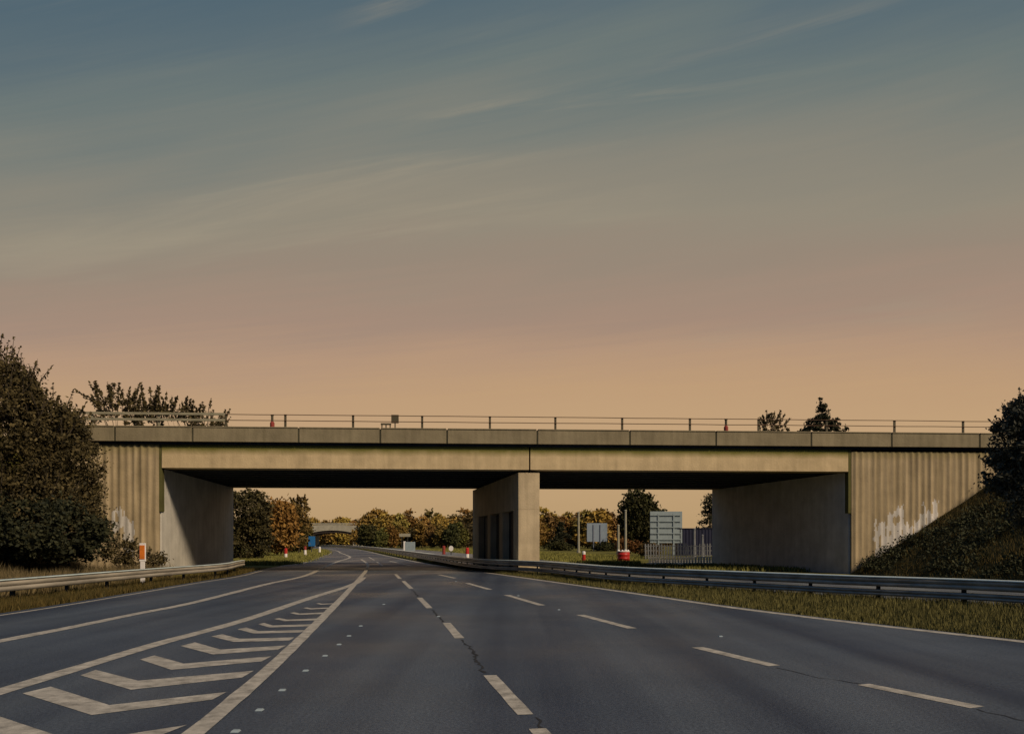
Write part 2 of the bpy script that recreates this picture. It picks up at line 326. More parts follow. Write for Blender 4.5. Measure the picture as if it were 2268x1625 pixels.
def crack(pts, w):
    c = catmull([G(*p) for p in pts], .12); c = c + np.stack([rng.normal(0, .025, len(c)), np.zeros(len(c))], 1)
    t = np.gradient(c, axis=0); t /= np.linalg.norm(t, axis=1)[:,None]; nrm = np.stack([t[:,1], -t[:,0]], 1)
    ww = (w*rng.uniform(.15, 1, len(c)))[:,None]; n = len(c); a, b = c+nrm*ww, c-nrm*ww
    link(bpy.data.objects.new('crack', fast_mesh('crack', [(p[0],p[1],.003) for p in a]+[(p[0],p[1],.003) for p in b], [(i,i+1,n+i+1,n+i) for i in range(n-1)], M_crack)), road)
crack([(1022,1416),(1045,1438),(1060,1462),(1075,1490)], .035); crack([(1183,1588),(1196,1606),(1210,1640)], .03)
crack([(957,1349),(968,1362),(982,1377)], .03); crack([(913,1305),(920,1313),(927,1321)], .03)
crack([(1720,1478),(1800,1497),(1905,1514)], .014); crack([(2170,1570),(2220,1584),(2300,1602)], .014)
def ordinal(i): return ['nearest','second nearest','third nearest','fourth nearest','fifth nearest','sixth nearest','seventh nearest','eighth nearest','ninth nearest','tenth nearest','eleventh nearest','twelfth nearest'][i]
stud0 = None
def stud(x, y, label, group):
    global stud0
    X, D = G(x, y)
    if stud0 is None:
        bm = bmesh.new()
        v = [bm.verts.new((p[0]*.6,p[1]*.7,p[2]*.7)) for p in [(-.06,-.06,0),(.06,-.06,0),(.06,.06,0),(-.06,.06,0),(-.04,-.03,.022),(.04,-.03,.022),(.04,.03,.022),(-.04,.03,.022)]]
        for f in [(0,1,5,4),(1,2,6,5),(2,3,7,6),(3,0,4,7),(4,5,6,7),(3,2,1,0)]: bm.faces.new([v[i] for i in f])
        stud0 = o = bobj('road_stud', bm, M_signG)
    else:
        o = stud0.copy(); link(o)
    o.location = (X, D, .001); tag(o, label, 'road stud', group)
for i, (x, y) in enumerate([(519,1619),(572,1572),(622,1528),(674,1485),(717,1452),(748,1427),(770,1408),(796,1386),(847,1338)]):
    stud(x+3, y, f'small pale reflective stud right of the striped wedge, {ordinal(i)} of its row', 'studs beside the striped wedge')
for i, (x, y) in enumerate([(1596,1409),(1238,1350),(1148,1319),(1010,1287)]):
    stud(x, y, f'small pale reflective stud between right lane dashes, {ordinal(i)} of that row', 'studs in the right lane line')
stud(971,1365, 'small pale reflective stud beside the crack between middle lane dashes', 'studs in the middle lane line')
# ------------------------------------------------------------------ main overpass (local frame: u along, v away, z up)
TH = R(3.5); cT, sT = math.cos(TH), math.sin(TH); D0 = 41.5; WD = 15.0
def U(x, v=0.0): k = (x-CX)/F; return (k*D0 + k*v*cT + v*sT)/(cT - k*sT)
def depth(u, v): return D0+u*sT+v*cT
def world(u, v, z=0): return Vector((u*cT-v*sT, depth(u, v), z))
br = thing('overpass', 'wide concrete road bridge with ribbed side walls crossing the motorway ahead', 'bridge', (0, D0, 0), TH)
zs, zb, zp, zd = 5.41, 6.60, 7.50, 6.95
uL, uM, uR = U(358), U(1173), U(1879)
for a, b in ((uL, uM-.035), (uM+.035, uR)):
    bm = bmesh.new(); box(bm, a, b, 0, .9, zs, zb); bobj('edge_beam', bm, M_beam, br, .02)
bm = bmesh.new(); box(bm, uL-4.5, uR+2.5, WD-.9, WD, zs, zb); bobj('edge_beam', bm, M_beam, br, .02)
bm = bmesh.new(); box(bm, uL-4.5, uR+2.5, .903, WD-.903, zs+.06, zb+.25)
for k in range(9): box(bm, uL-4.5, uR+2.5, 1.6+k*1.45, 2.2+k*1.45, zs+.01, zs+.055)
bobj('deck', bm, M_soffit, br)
# edge slab carrying the parapet
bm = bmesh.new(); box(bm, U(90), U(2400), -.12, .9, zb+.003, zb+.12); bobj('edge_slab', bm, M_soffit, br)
joints = [60, 254, 426, 661, 842, 990, 1190, 1395, 1586, 1797, 1975, 2170, 2400]
for a, b in zip(joints, joints[1:]):
    ua, ub = U(a, -.3)+.045, U(b, -.3)-.045
    bm = bmesh.new(); prism(bm, [(ua,-.30),(ub,-.30),(ub,.05),(ua,.05)], zb+.125, zp-.06)
    box(bm, ua-.006, ub+.006, -.335, .09, zp-.057, zp); bobj('parapet_panel', bm, M_parapet, br, .012)
    bm = bmesh.new(); box(bm, ub+.002, ub+.088, -.27, .04, zb+.125, zp-.07); bobj('joint_filler', bm, M_filler, br)
bm = bmesh.new(); box(bm, U(90), U(2400), WD-.05, WD+.3, zb+.1, zp); bobj('rear_parapet', bm, M_parapet, br)
# railing
for x in [500,632,782,935,1085,1230,1378,1528,1680,1831,1981,2133,2285, 352, 204]:
    u = U(x, -.15); bm = bmesh.new(); lean = random.uniform(-.02,.02)
    box(bm, u-.055, u+.055, -.2, -.1, zp+.002, zp+.03)
    box(bm, u-.055, u+.055, -.18, -.12, zp+.03, zp+.61); box(bm, u-.065, u+.065, -.185, -.115, zp+.612, zp+.66)
    o = bobj('railing_post', bm, M_railG if x < 490 else M_postc, br)
for z in (zp+.33, zp+.63):
    bm = bmesh.new(); n = 30; us = np.linspace(U(500,-.2), U(2450,-.2), n)
    tube(bm, [(u, -.215, z+random.uniform(-.008,.008)) for u in us], .019, 6); bobj('railing_rail', bm, M_rail, br)
    bm = bmesh.new(); box(bm, U(100,-.2), U(500,-.2)-.03, -.26, -.2, z-.06, z+.06); bobj('railing_rail', bm, M_railG, br)
# abutments, bearings
def quad_prism(name, pts, z0, z1, m, bev=.02):
    bm = bmesh.new(); prism(bm, pts, z0, z1); return bobj(name, bm, m, br, bev)
v0, v1 = .15, WD-.15
aL0, aL1 = U(358, v0), U(517, v1); aR0, aR1 = U(1879, v0), U(1577, v1)
quad_prism('abutment', [(aL0-1.6,v0),(aL0,v0),(aL1,v1),(aL1-1.6,v1)], -.5, zs-.004, M_abut)
quad_prism('abutment', [(aR0,v0),(aR0+1.6,v0),(aR1+4.2,v1),(aR1,v1)], -.5, zs-.004, M_abut)
0 and quad_prism('bearing_shelf', [(aL0-1.5,v0+.25),(aL0-.25,v0+.25),(aL1-.25,v1-.25),(aL1-1.5,v1-.25)], zs-.098, zs+.05, M_soffit, 0)
0 and quad_prism('bearing_shelf', [(aR0+.25,v0+.25),(aR0+1.5,v0+.25),(aR1+4.0,v1-.25),(aR1+.25,v1-.25)], zs-.098, zs+.05, M_soffit, 0)
# pier with three recessed bays on each long face
pA, pB, pC = U(1148, v0), U(1195, v0), U(1047, v1); wP = pB-pA; zr = 3.35; zt = zs-.12
def face(v): return pA+(pC-pA)*(v-v0)/(v1-v0)
def v_at(x):
    lo, hi = v0, v1
    for _ in range(40):
        mid = (lo+hi)/2
        if U(x, mid) > face(mid): hi = mid       # ray passes left of the face -> go nearer
        else: lo = mid
    return lo
vb_ = sorted(v_at(x) for x in (1137,1113,1106,1086,1080,1060))
def seg(va, vb, o0=0, o1=0): return [(face(va)+o0,va),(face(va)+wP-o1,va),(face(vb)+wP-o1,vb),(face(vb)+o0,vb)]
cols = [(v0, vb_[0]), (vb_[1], vb_[2]), (vb_[3], vb_[4]), (vb_[5], v1)]
bm = bmesh.new(); prism(bm, seg(v0, v1), zr+.002, zt)
for a, b in cols: prism(bm, seg(a, b), -.3, zr)
bobj('pier', bm, M_pier, br, .015)
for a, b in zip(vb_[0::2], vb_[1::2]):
    bm = bmesh.new(); prism(bm, seg(a+.003, b-.003, .38, .38), -.3, zr-.003); bobj('recess_shade_panel', bm, M_panelShade, br)  # infill added to give the bay its painted shade
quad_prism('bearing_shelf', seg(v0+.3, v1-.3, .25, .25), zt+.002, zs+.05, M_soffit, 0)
# ribbed wing walls
def wing(ua, ub, ztop, patches, seed):
    rnd = np.random.default_rng(seed); V = []; Fc = []; mi = []; pitch = .34; n = int((ub-ua)/pitch)*6; zsn = 96
    us = np.linspace(ua, ub, n+1); prof = [0,.005,.02,.055,.06,.02]; us = us+0
    for j, z in enumerate(np.linspace(-.4, ztop, zsn+1)):
        for i, u in enumerate(us): V.append((u, -prof[i%6]*(.35+.9*((math.sin(i//6*12.9+seed)*43758.5)%1)), z))
    for j in range(zsn):
        for i in range(n):
            Fc.append((j*(n+1)+i, j*(n+1)+i+1, (j+1)*(n+1)+i+1, (j+1)*(n+1)+i)); z = -.4+(ztop+.4)*(j+.5)/zsn; u = us[i]
            hit = 0
            for (u0, u1, z0, z1, slope) in patches:
                rib = int((u-ua)/pitch); zz = z-slope*(u-u0)+.45*noise.noise(Vector((u*1.7, 0, seed))) + .5*noise.noise(Vector((rib*3.7, 0, seed))) + .35*noise.noise(Vector((u*9, z*1.2, seed)))
                if noise.noise(Vector((u*6, z*1.6, seed+4))) > .28: continue
                if u0 < u+.15*noise.noise(Vector((z*3,1,seed))) < u1 and z0 < zz < z1: hit = 1
            mi.append(hit)
    o = link(bpy.data.objects.new('wing_wall', fast_mesh('wing_wall', V, Fc, [M_wall, M_white], mi)), br)
    bm = bmesh.new(); box(bm, ua, ub, .003, .5, -.4, ztop); bobj('wall_core', bm, M_wall, br)
wing(U(100), U(352), zb, [(U(246), U(275), 2.2, 3.35, 0), (U(272), U(296), 1.2, 3.1, -.4)], 3)
wing(U(1886), U(2420), zb-.12, [(U(1935), U(2000), .6, 2.75, .5), (U(2000), U(2040), .6, 2.5, .5), (U(2040), U(2075), .9, 3.4, .5)], 5)
M_joint = concrete('mossy_joint', (.09,.085,.03))
for a, b in ((U(352)+.002, uL-.01), (uR+.01, U(1886)-.002)):
    bm = bmesh.new(); box(bm, a, b, .02, .4, 3.2, zb); bobj('joint_filler', bm, M_joint, br)
# approach banks behind the wing walls
def mound(name, ua, ub, m):
    bm = bmesh.new(); n = 14; rows = [(.55,-.1,6.9),(WD,0,6.9),(WD+3,0,4.5),(WD+9,0,-.1)]
    prev = None
    for k in range(n+1):
        u = ua+(ub-ua)*k/n
        cur = [bm.verts.new(world(u, v, z+random.uniform(-.1,.1)*(z>1))) for v, _, z in [(.55,0,-.1),(.55,0,6.9),(WD,0,6.9),(WD+3,0,4.6),(WD+8,0,-.1)]]
        if prev:
            for a in range(4): bm.faces.new((prev[a], prev[a+1], cur[a+1], cur[a]))
        else: bm.faces.new(cur)
        prev = cur
    bm.faces.new(prev); o = bobj(name, bm, m); tag(o, kind='structure')
mound('approach_bank', U(100)-45, uL-5.5, M_grass); mound('approach_bank', uR+1.8, uR+60, M_grass)
# ------------------------------------------------------------------ side slopes
def foot_r(d): return np.interp(d, [0, 20, 30, 41.5, 42.7], [23.5, 20.6, 19.0, 18.0, 18.2])
def z_r(X, d):
    t = X-foot_r(d); return float(np.clip(.62*t, -.2, 6.9+.05*t)) + (.18*noise.noise(Vector((X*.5, d*.5, 0))) if t > 1 else 0)
def slope(name, fX, fz, x_off, d0, d1, m, nx=50, nd=50):
    V = []; Fc = []
    for j in range(nd+1):
        for i in range(nx+1):
            q = i/nx; X0 = fX(0); 
            dd = d0+(d1-d0)*j/nd
            X = fX(dd)+x_off(q); dmax = D0+X*math.tan(TH)-.12
            dj = d0+(dmax-d0)*j/nd; V.append((X, dj, fz(X, dj)))
    for j in range(nd):
        for i in range(nx): a = j*(nx+1)+i; Fc.append((a, a+1, a+nx+2, a+nx+1))
    o = link(bpy.data.objects.new(name, fast_mesh(name, V, Fc, m, smooth=True))); tag(o, kind='structure')
M_bank = mat('bank_soil', (.038,.036,.016), rough=.95, var=.4, scale=1.2, bump=.8, bscale=5, spec=.05, col2=(.075,.068,.028))
slope('embankment', foot_r, z_r, lambda q: -.3+q*48, 0, 42, M_bank)
def foot_l(d): return np.interp(d, [0, 20, 42], [-17.5, -18.5, -20.8])
def z_l(X, d): t = foot_l(d)-X; return float(np.clip(.42*t, -.2, 6.5)) + (.15*noise.noise(Vector((X*.5, d*.5, 4))) if t > 1 else 0)
slope('embankment', foot_l, z_l, lambda q: .3-q*40, 0, 40, M_bank)
# ------------------------------------------------------------------ safety barriers
def sweep(name, path, prof, m, parent):
    """path (n,2); prof list of (lateral, z) closed"""
    t = np.gradient(path, axis=0); t /= np.linalg.norm(t, axis=1)[:,None]; nr = np.stack([t[:,1], -t[:,0]], 1)
    V = []; k = len(prof); Fc = []
    for p, n_ in zip(path, nr):
        for a, z in prof: V.append((p[0]+n_[0]*a, p[1]+n_[1]*a, z))
    for i in range(len(path)-1):
        for j in range(k): Fc.append((i*k+j, i*k+(j+1)%k, (i+1)*k+(j+1)%k, (i+1)*k+j))
    return link(bpy.data.objects.new(name, fast_mesh(name, V, Fc, m)), parent)
def boxbeam(z0, h, w0, w1):
    return [(w0,z0),(w1,z0),(w1,z0+h*.42),(w1-.03,z0+h*.47),(w1-.03,z0+h*.53),(w1,z0+h*.58),(w1,z0+h),(w0,z0+h),(w0,z0+h*.58),(w0+.03,z0+h*.53),(w0+.03,z0+h*.47),(w0,z0+h*.42)]
def wbeam(z0, h, side=-1, t=.006, depth=.08, off=0):
    pts = [(0,0),(0,.10),(depth,.22),(depth,.36),(0,.46),(0,.54),(depth,.64),(depth,.78),(0,.90),(0,1)]
    a = [(off+side*x, z0+h*y) for x, y in pts]; b = [(off+side*x-side*t*3, z0+h*y) for x, y in pts[::-1]]
    return a+b
def barrier(label, path, beams, hp, spacing, rear=False):
    o = thing('safety_barrier', label, 'barrier', (0,0,0))
    for bi, (z0, h) in enumerate(beams):
        sweep('beam', path, boxbeam(z0, h, -.2, .2) if rear else boxbeam(z0, h, .04, .26), M_steel, o)
    sweep('top_highlight', path, [(-.215,hp-.008),(.215,hp-.008),(.215,hp+.03),(-.215,hp+.03)] if rear else [(.03,hp+.002),(.28,hp+.002),(.28,hp+.035),(.03,hp+.035)], M_steelLit, o)
    # added strip above; its pale colour paints in the sky-lit top of the beam
    s = 0; last = -1e9; cnt = 0; base = None
    for i in range(1, len(path)):
        s += np.linalg.norm(path[i]-path[i-1])
        if s-last >= spacing*(1 if path[i][1] < 75 else 2.5) and 2 < path[i][1] < 260 and cnt < 98:
            if base is None:
                bm = bmesh.new(); box(bm, -.035, .035, -.06, .06, -.1, hp-.205) if rear else box(bm, -.035, .035, -.06, .06, -.1, hp-.02); base = bobj('post', bm, M_post, o); q = base
            else: q = base.copy(); link(q, o)
            q.location = (path[i][0], path[i][1], 0); last = s; cnt += 1
    return o
pc = np.array([(rail_c(d), d) for d in np.concatenate([np.arange(2, 75, .8), np.arange(75, 400, 4.0)])])
barrier('long double sided steel safety barrier along the central grass strip', pc, [(.44,.23),(.19,.16)], .68, 1.6, rear=True)
pl = catmull(rail_l, .8)
barrier('steel safety barrier along the left verge ending under the bridge', pl, [(.33,.28)], .62, 2.4)
# ------------------------------------------------------------------ vegetation
def leaf_quads(cent, size, droop=0., up=None, aspect=.55):
    n = len(cent); a = rng.normal(size=(n,3)); a /= np.linalg.norm(a, axis=1)[:,None]
    if up is not None: a = a*(1-up) + np.array([0,0,1])*up; a /= np.linalg.norm(a, axis=1)[:,None]
    b = np.cross(a, rng.normal(size=(n,3))); b /= np.linalg.norm(b, axis=1)[:,None]
    s = size*rng.uniform(.4, 1.6, n)[:,None]
    V = np.empty((n,4,3)); V[:,0] = cent-a*s; V[:,1] = cent+b*s*aspect; V[:,2] = cent+a*s; V[:,3] = cent-b*s*aspect
    return V.reshape(-1,3), np.arange(n*4).reshape(-1,4)
def crown_points(ells, nclump, per, cr, shell=.6):
    """ells: (cx,cy,cz,rx,ry,rz) ; clumps biased to the outside"""
    vol = np.array([e[3]*e[4]*e[5] for e in ells]); vol = vol/vol.sum(); cl = []
    for _ in range(nclump):
        e = ells[rng.choice(len(ells), p=vol)]; d = rng.normal(size=3); d /= np.linalg.norm(d); r = rng.uniform(0,1)**(1/3*(1-shell)+.001)
        cl.append(np.array(e[:3])+d*r*np.array(e[3:]))
    cl = np.array(cl); szs = cr*rng.uniform(.5,1.3,len(cl))
    pts = np.repeat(cl, per, axis=0) + rng.normal(size=(len(cl)*per,3))*np.repeat(szs, per)[:,None]*np.array([.5,.5,.4])
    return cl, pts
def trunk_obj(parent, base, clumps, r0, nlimb=7, bm=None):
    bm = bm or bmesh.new(); c = np.mean(clumps, axis=0); top = np.array([c[0]*.6+base[0]*.4, c[1]*.6+base[1]*.4, np.max(clumps[:,2])*.85+base[2]*.15]); b = np.array(base, float)
    mids = [b+(top-b)*t+np.array([math.sin(t*5)*.03, math.cos(t*4)*.03, 0])*np.linalg.norm(top-b) for t in (0,.25,.5,.75,1)]
    tube(bm, mids, [r0, r0*.8, r0*.55, r0*.3, r0*.08], 8)
    for k in range(nlimb):
        e = clumps[rng.integers(len(clumps))]; t = rng.uniform(.2,.75); j = int(t*4); s = mids[j]+(mids[j+1]-mids[j])*(t*4-j)
        m_ = (s+e)/2+np.array([0,0,.1*np.linalg.norm(e-s)]); rr = r0*(.55-.45*t)
        tube(bm, [s, m_, e], [rr, rr*.6, rr*.12], 6)
    return bobj('trunk', bm, M_bark, parent)
def tree(name, label, cat, base, ells, nclump, per, cr, leaf, m, trunk=.18, group=None, color=None, nlimb=7, shoots=0, shootlen=1., shell=.6):
    """ells relative to base"""
    o = thing(name, label, cat, base, 0, group)
    cl, pts = crown_points(ells, nclump, per, cr, shell)
    sh = bmesh.new(); extra = []
    if shoots:
        for _ in range(shoots):
            e = ells[rng.integers(len(ells))]; d = rng.normal(size=3); d[2] = abs(d[2])*1.1+.25; d /= np.linalg.norm(d)
            s = np.array(e[:3])+d*np.array(e[3:])*.85; L = shootlen*rng.uniform(.5,1.3); g_ = d*.5+np.array([0,0,.75])+rng.normal(size=3)*.22; g_ /= np.linalg.norm(g_)
            mid = s+g_*L*.5+rng.normal(size=3)*.04*L; end = s+g_*L
            tube(sh, [s-g_*.4*L, mid, end], [.02*L+.006, .012*L+.004, .004], 5)
            nn = int(26*L); t = rng.uniform(0,1,nn)[:,None]; extra.append(s+(end-s)*t+rng.normal(size=(nn,3))*.07*L*(1.1-t))
    P_ = np.concatenate([pts]+extra) if extra else pts
    V, Fc = leaf_quads(P_, leaf)
    c = link(bpy.data.objects.new('crown', fast_mesh('crown', V, Fc, m)), o)
    if color: c.color = tuple(color)+(1,)
    trunk_obj(o, (0,0,-.3), cl, trunk, nlimb, sh)
    return o
def conifer(name, label, base, H, Rb, n, leaf, m, group=None, bare=0, color=None, cat='conifer'):
    o = thing(name, label, cat, base, 0, group); pts = []; bm = bmesh.new()
    tube(bm, [(0,0,-.3),(0,0,H*.5),(0,0,H)], [H*.022, H*.013, H*.003], 7)
    nb = int(H*7)
    for k in range(nb):
        t = (k+rng.uniform(0,1))/nb; z = H*(.10+.88*t); L = Rb*(1-t)**.85*rng.uniform(.55,1.15)+.08*Rb; a = rng.uniform(0, 2*math.pi)
        dv = np.array([math.cos(a), math.sin(a), -.22]); tip = np.array([0,0,z])+dv*L
        tube(bm, [(0,0,z), tuple((np.array([0,0,z])+tip)/2+np.array([0,0,.04*L])), tuple(tip)], [.02*Rb, .012*Rb, .004*Rb], 4)
        q = max(6, int(n/nb*(L/Rb+.25)*1.6)); s = rng.uniform(bare, 1, q)[:,None]
        pts.append(np.array([0,0,z])+(tip-np.array([0,0,z]))*s+rng.normal(size=(q,3))*np.array([.10,.10,.06])*Rb)
    V, Fc = leaf_quads(np.concatenate(pts), leaf, aspect=.4)
    c = link(bpy.data.objects.new('crown', fast_mesh('crown', V, Fc, m)), o)
    if color: c.color = tuple(color)+(1,)
    bobj('trunk', bm, M_bark, o); return o
# big near tree on the left and its neighbours
def at(x, y, d): p = P(x, y, d); return (p.x, p.y, p.z)
def ell(base, x, y, rx, ry, d, dy=0, ryd=None):     # ellipsoid given in picture terms at distance d
    p = P(x, y, d); s = d/F; return (p.x-base[0], p.y+dy-base[1], p.z-base[2], rx*s, (ryd or rx*s), ry*s)
b = (-26.2, 35.5, 1.9)
tree('tree', 'tall dense brown green tree filling the left edge beside the bridge', 'tree', b,
     [ell(b,-70,1000,235,190,35.5,0,3.0), ell(b,-30,885,120,95,35.5,0,2.0), ell(b,60,985,120,105,35,0,2.2), ell(b,20,1140,170,100,34.5,0,2.6)], 640, 125, .55, .072, L_left, .3, nlimb=16, shoots=170, shootlen=1.25, shell=.7)
b = (-21.6, 36.5, 1.0)
tree('shrub', 'leafy brown shrub in front of the left ribbed wall', 'shrub', b,
     [ell(b,148,1040,68,100,36.5,0,1.2), ell(b,158,1150,72,80,36.5,0,1.2), ell(b,120,960,70,50,36.5,0,1.2)], 260, 80, .42, .075, L_left, .12, nlimb=12, shoots=45, shootlen=.7, shell=.7)
b = (-21.5, 34.0, .6)
tree('bush', 'low dark green bush under the tall left tree', 'bush', b,
     [ell(b,90,1175,135,62,33,0,1.5), ell(b,-60,1165,120,75,33,0,1.5), ell(b,190,1200,50,40,35,0,.8)], 320, 80, .4, .08, L_dark, .1, nlimb=8, shell=.6)
b = (-18.6, 38.0, .05)
tree('bush', 'small twiggy brown bush at the foot of the left ribbed wall', 'bush', b,
     [ell(b,265,1222,42,24,38,0,.8), ell(b,318,1240,45,18,38.5,0,.7)], 70, 40, .3, .06, L_left, .05, nlimb=10, shoots=26, shootlen=.5)
# trees behind the deck
b = world(U(250,24), 24, 4.0)
tree('tree', 'sparse dark tree showing above the left parapet beside the tall tree', 'tree', b,
     [ell(b,265,925,55,45,b[1],0,2), ell(b,330,930,50,30,b[1],0,2)], 46, 30, .32, .13, L_left, .14, nlimb=22, shoots=46, shootlen=1.7)
b = world(U(400,24), 24, 4.0)
tree('tree', 'thin leafy tree above the left parapet next to the first pale railing post', 'tree', b,
     [ell(b,390,935,52,28,b[1],0,2), ell(b,455,945,48,18,b[1],0,2)], 40, 24, .30, .12, L_left, .12, nlimb=20, shoots=48, shootlen=1.3)
b = world(U(1712,30), 30, 0)
tree('shrub', 'low open shrub behind the railing left of the pointed tree', 'shrub', b,
     [ell(b,1712,955,32,24,b[1],0,1.2)], 34, 30, .28, .11, L_left, .1, nlimb=16, shoots=26, shootlen=1.0)
b = world(U(1822,27), 27, 4.0)
tree('tree', 'pointed dark tree rising behind the railing near the right abutment', 'tree', b,
     [ell(b,1824,958,54,14,b[1],0,1.6), ell(b,1822,938,36,18,b[1],0,1.2), ell(b,1820,920,13,24,b[1],0,.5), ell(b,1819,902,4,14,b[1],0,.2)], 110, 30, .26, .12, L_dark, .16, nlimb=18, shoots=10, shootlen=.5)
# right bank
b = (20.6, 31.0, .9)
tree('tree', 'dark blue green tree on the right bank at the picture edge', 'tree', b,
     [ell(b,2268,975,58,75,31,0,1.4), ell(b,2268,1045,74,55,31,0,1.4), ell(b,2335,940,80,90,31.5,0,1.8), ell(b,2310,1120,60,50,30,0,1.4)], 400, 80, .36, .07, L_right, .2, nlimb=14, shoots=70, shootlen=.8, shell=.65)
# beyond the bridge, left opening
b = (-23.8, 73, 0)
tree('tree', 'dark green tree beside the far end of the left abutment', 'tree', b,
     [ell(b,545,1135,48,50,73,0,2), ell(b,545,1195,52,45,73,0,2)], 260, 50, .6, .13, leaf_mat('leaf_green_brown', (.018,.017,.009), (.085,.07,.026)), .2, nlimb=8)
def vtree(label, x, ybase, ytop, halfw, d, col, nclump=120, per=36, leaf=.2, shoots=0, group=None, mat_=None, name='tree', cat='tree'):
    b = P(x, ybase, d); b.z = 0; s = d/F; zt_ = EYE+(HY-ytop)*s; hw = halfw*s; zl = .12*zt_
    e = [(0,0,zl+(zt_-zl)*.42,hw,hw*.8,(zt_-zl)*.42), (rng.uniform(-.3,.3)*hw,0,zl+(zt_-zl)*.68,hw*.72,hw*.6,(zt_-zl)*.32)]
    return tree(name, label, cat, tuple(b), e, nclump, per, hw*.30, leaf, mat_ or L_var, hw*.06, group, col, nlimb=5, shoots=shoots, shootlen=hw*.5)
vtree('rust orange autumn tree behind the dark green one at the left opening', 612, 0, 1108, 44, 90, (.30,.165,.042), 230, 44, .19)
vtree('thin crowned autumn tree showing against the sky left of the far bridge', 660, 0, 1104, 30, 112, (.17,.115,.035), 55, 26, .22, shoots=20)
vtree('olive green tree standing just left of the far arched bridge', 656, 0, 1150, 32, 125, (.13,.105,.03), 170, 44, .24)
vtree('dark olive bush behind the blue sign', 676, 0, 1190, 18, 150, (.06,.05,.016), 110, 40, .22, name='bush', cat='bush')
# far arched bridge
fb = thing('arched_bridge', 'distant pale concrete bridge with a shallow arch over the curving road', 'bridge', (P(740,0,290).x, 290, 0), R(-6))
s_ = 290/F; xl, xr = -62*s_, 52*s_; zt0 = EYE+36*s_
bm = bmesh.new(); n = 24; lo = []; up = []
for k in range(n+1):
    t = k/n; x = xl+(xr-xl)*t; za = EYE+(18+8*(1-(2*t-1)**2))*s_; lo.append((x, za)); up.append((x, zt0+.5*(1-(2*t-1)**2)))
for y0, y1, z_add in ((0, .5, 0),):
    ring0 = [bm.verts.new((x, y0, z)) for x, z in lo]+[bm.verts.new((x, y0, z)) for x, z in up[::-1]]
    ring1 = [bm.verts.new((x, 9, z)) for x, z in lo]+[bm.verts.new((x, 9, z)) for x, z in up[::-1]]
    L_ = len(ring0)
    for k in range(n): bm.faces.new((ring0[k], ring0[k+1], ring0[L_-2-k], ring0[L_-1-k])); bm.faces.new((ring1[k], ring1[L_-1-k], ring1[L_-2-k], ring1[k+1]))
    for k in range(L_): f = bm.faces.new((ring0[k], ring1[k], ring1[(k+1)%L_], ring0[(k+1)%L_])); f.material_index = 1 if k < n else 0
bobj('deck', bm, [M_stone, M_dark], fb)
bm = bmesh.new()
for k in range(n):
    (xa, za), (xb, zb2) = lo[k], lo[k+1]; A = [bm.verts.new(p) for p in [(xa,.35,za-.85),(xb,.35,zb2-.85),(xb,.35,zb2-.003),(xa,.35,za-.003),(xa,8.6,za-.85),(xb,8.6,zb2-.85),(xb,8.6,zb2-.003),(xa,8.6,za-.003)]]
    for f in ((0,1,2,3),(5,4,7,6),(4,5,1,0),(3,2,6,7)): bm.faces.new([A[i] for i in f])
bmesh.ops.remove_doubles(bm, verts=bm.verts, dist=.0005); bobj('arch_shade_band', bm, M_dark, fb)  # added dark band, painting the shaded underside of the far deck
bm = bmesh.new(); box(bm, xl, xr, -.12, .2, zt0+.55, zt0+1.0); bobj('parapet', bm, M_stone, fb)
bm = bmesh.new(); box(bm, xr-1.6, xr-.05, .4, 8.5, -.2, lo[-2][1]+.1); bobj('pier', bm, M_stone, fb)
bm = bmesh.new(); box(bm, xl+.1, xl+1.6, .4, 8.5, -.2, lo[1][1]+.05); bobj('pier', bm, M_stone, fb)
# far wood: prototypes then individual copies
cols = {'ochre': (.30,.20,.048), 'golden': (.36,.26,.065), 'rust brown': (.22,.125,.035), 'olive': (.14,.12,.035), 'dark green': (.065,.065,.025), 'tawny': (.22,.145,.042)}
protos = []
for k in range(4):
    o = tree('tree', '', 'tree', (0,0,0), [(0,0,4.4,2.6,2.4,3.4),(rng.uniform(-1,1),0,6.6,2.0,1.9,2.4),(rng.uniform(-1.6,1.6),0,2.6,2.3,2.0,2.0)], 120, 26, 1.0, .36, L_var, .22, nlimb=5); protos.append(o)
used = [False]*4
def wood_tree(x, ytop, d, cname, label, group):
    k = int(rng.integers(4)); H = EYE+(HY-ytop)*d/F; sc = H/9.2
    if not used[k]: o = protos[k]; used[k] = True; ch = list(o.children)
    else:
        o = protos[k].copy(); link(o); ch = []
        for c in protos[k].children:
            q = c.copy(); link(q, o); ch.append(q)
    p = P(x, 0, d); o.location = (p.x, d, 0); sc *= rng.uniform(.86,1.1); o.scale = (sc*rng.uniform(.95,1.4), sc, sc); o.rotation_euler = (0,0,rng.uniform(0,6.28))
    for c in ch: c.color = tuple(v*rng.uniform(1.05,1.35) for v in cols[cname])+(1,)
    tag(o, label, 'tree', group)
ordn = ['first','second','third','fourth','fifth','sixth','seventh','eighth','ninth','tenth','eleventh','twelfth','thirteenth','fourteenth','fifteenth','sixteenth','seventeenth','eighteenth','nineteenth','twentieth']
row1 = [(700,1150,'ochre'),(722,1147,'tawny'),(745,1150,'ochre'),(768,1146,'golden'),(790,1148,'rust brown'),(812,1140,'tawny'),(832,1136,'ochre'),(850,1132,'golden'),(868,1136,'ochre'),(886,1133,'golden'),(904,1136,'rust brown'),(922,1140,'tawny'),(940,1139,'golden'),(958,1136,'olive'),(976,1138,'ochre'),(996,1137,'golden'),(1014,1131,'olive'),(1032,1134,'rust brown'),(1050,1138,'olive')]
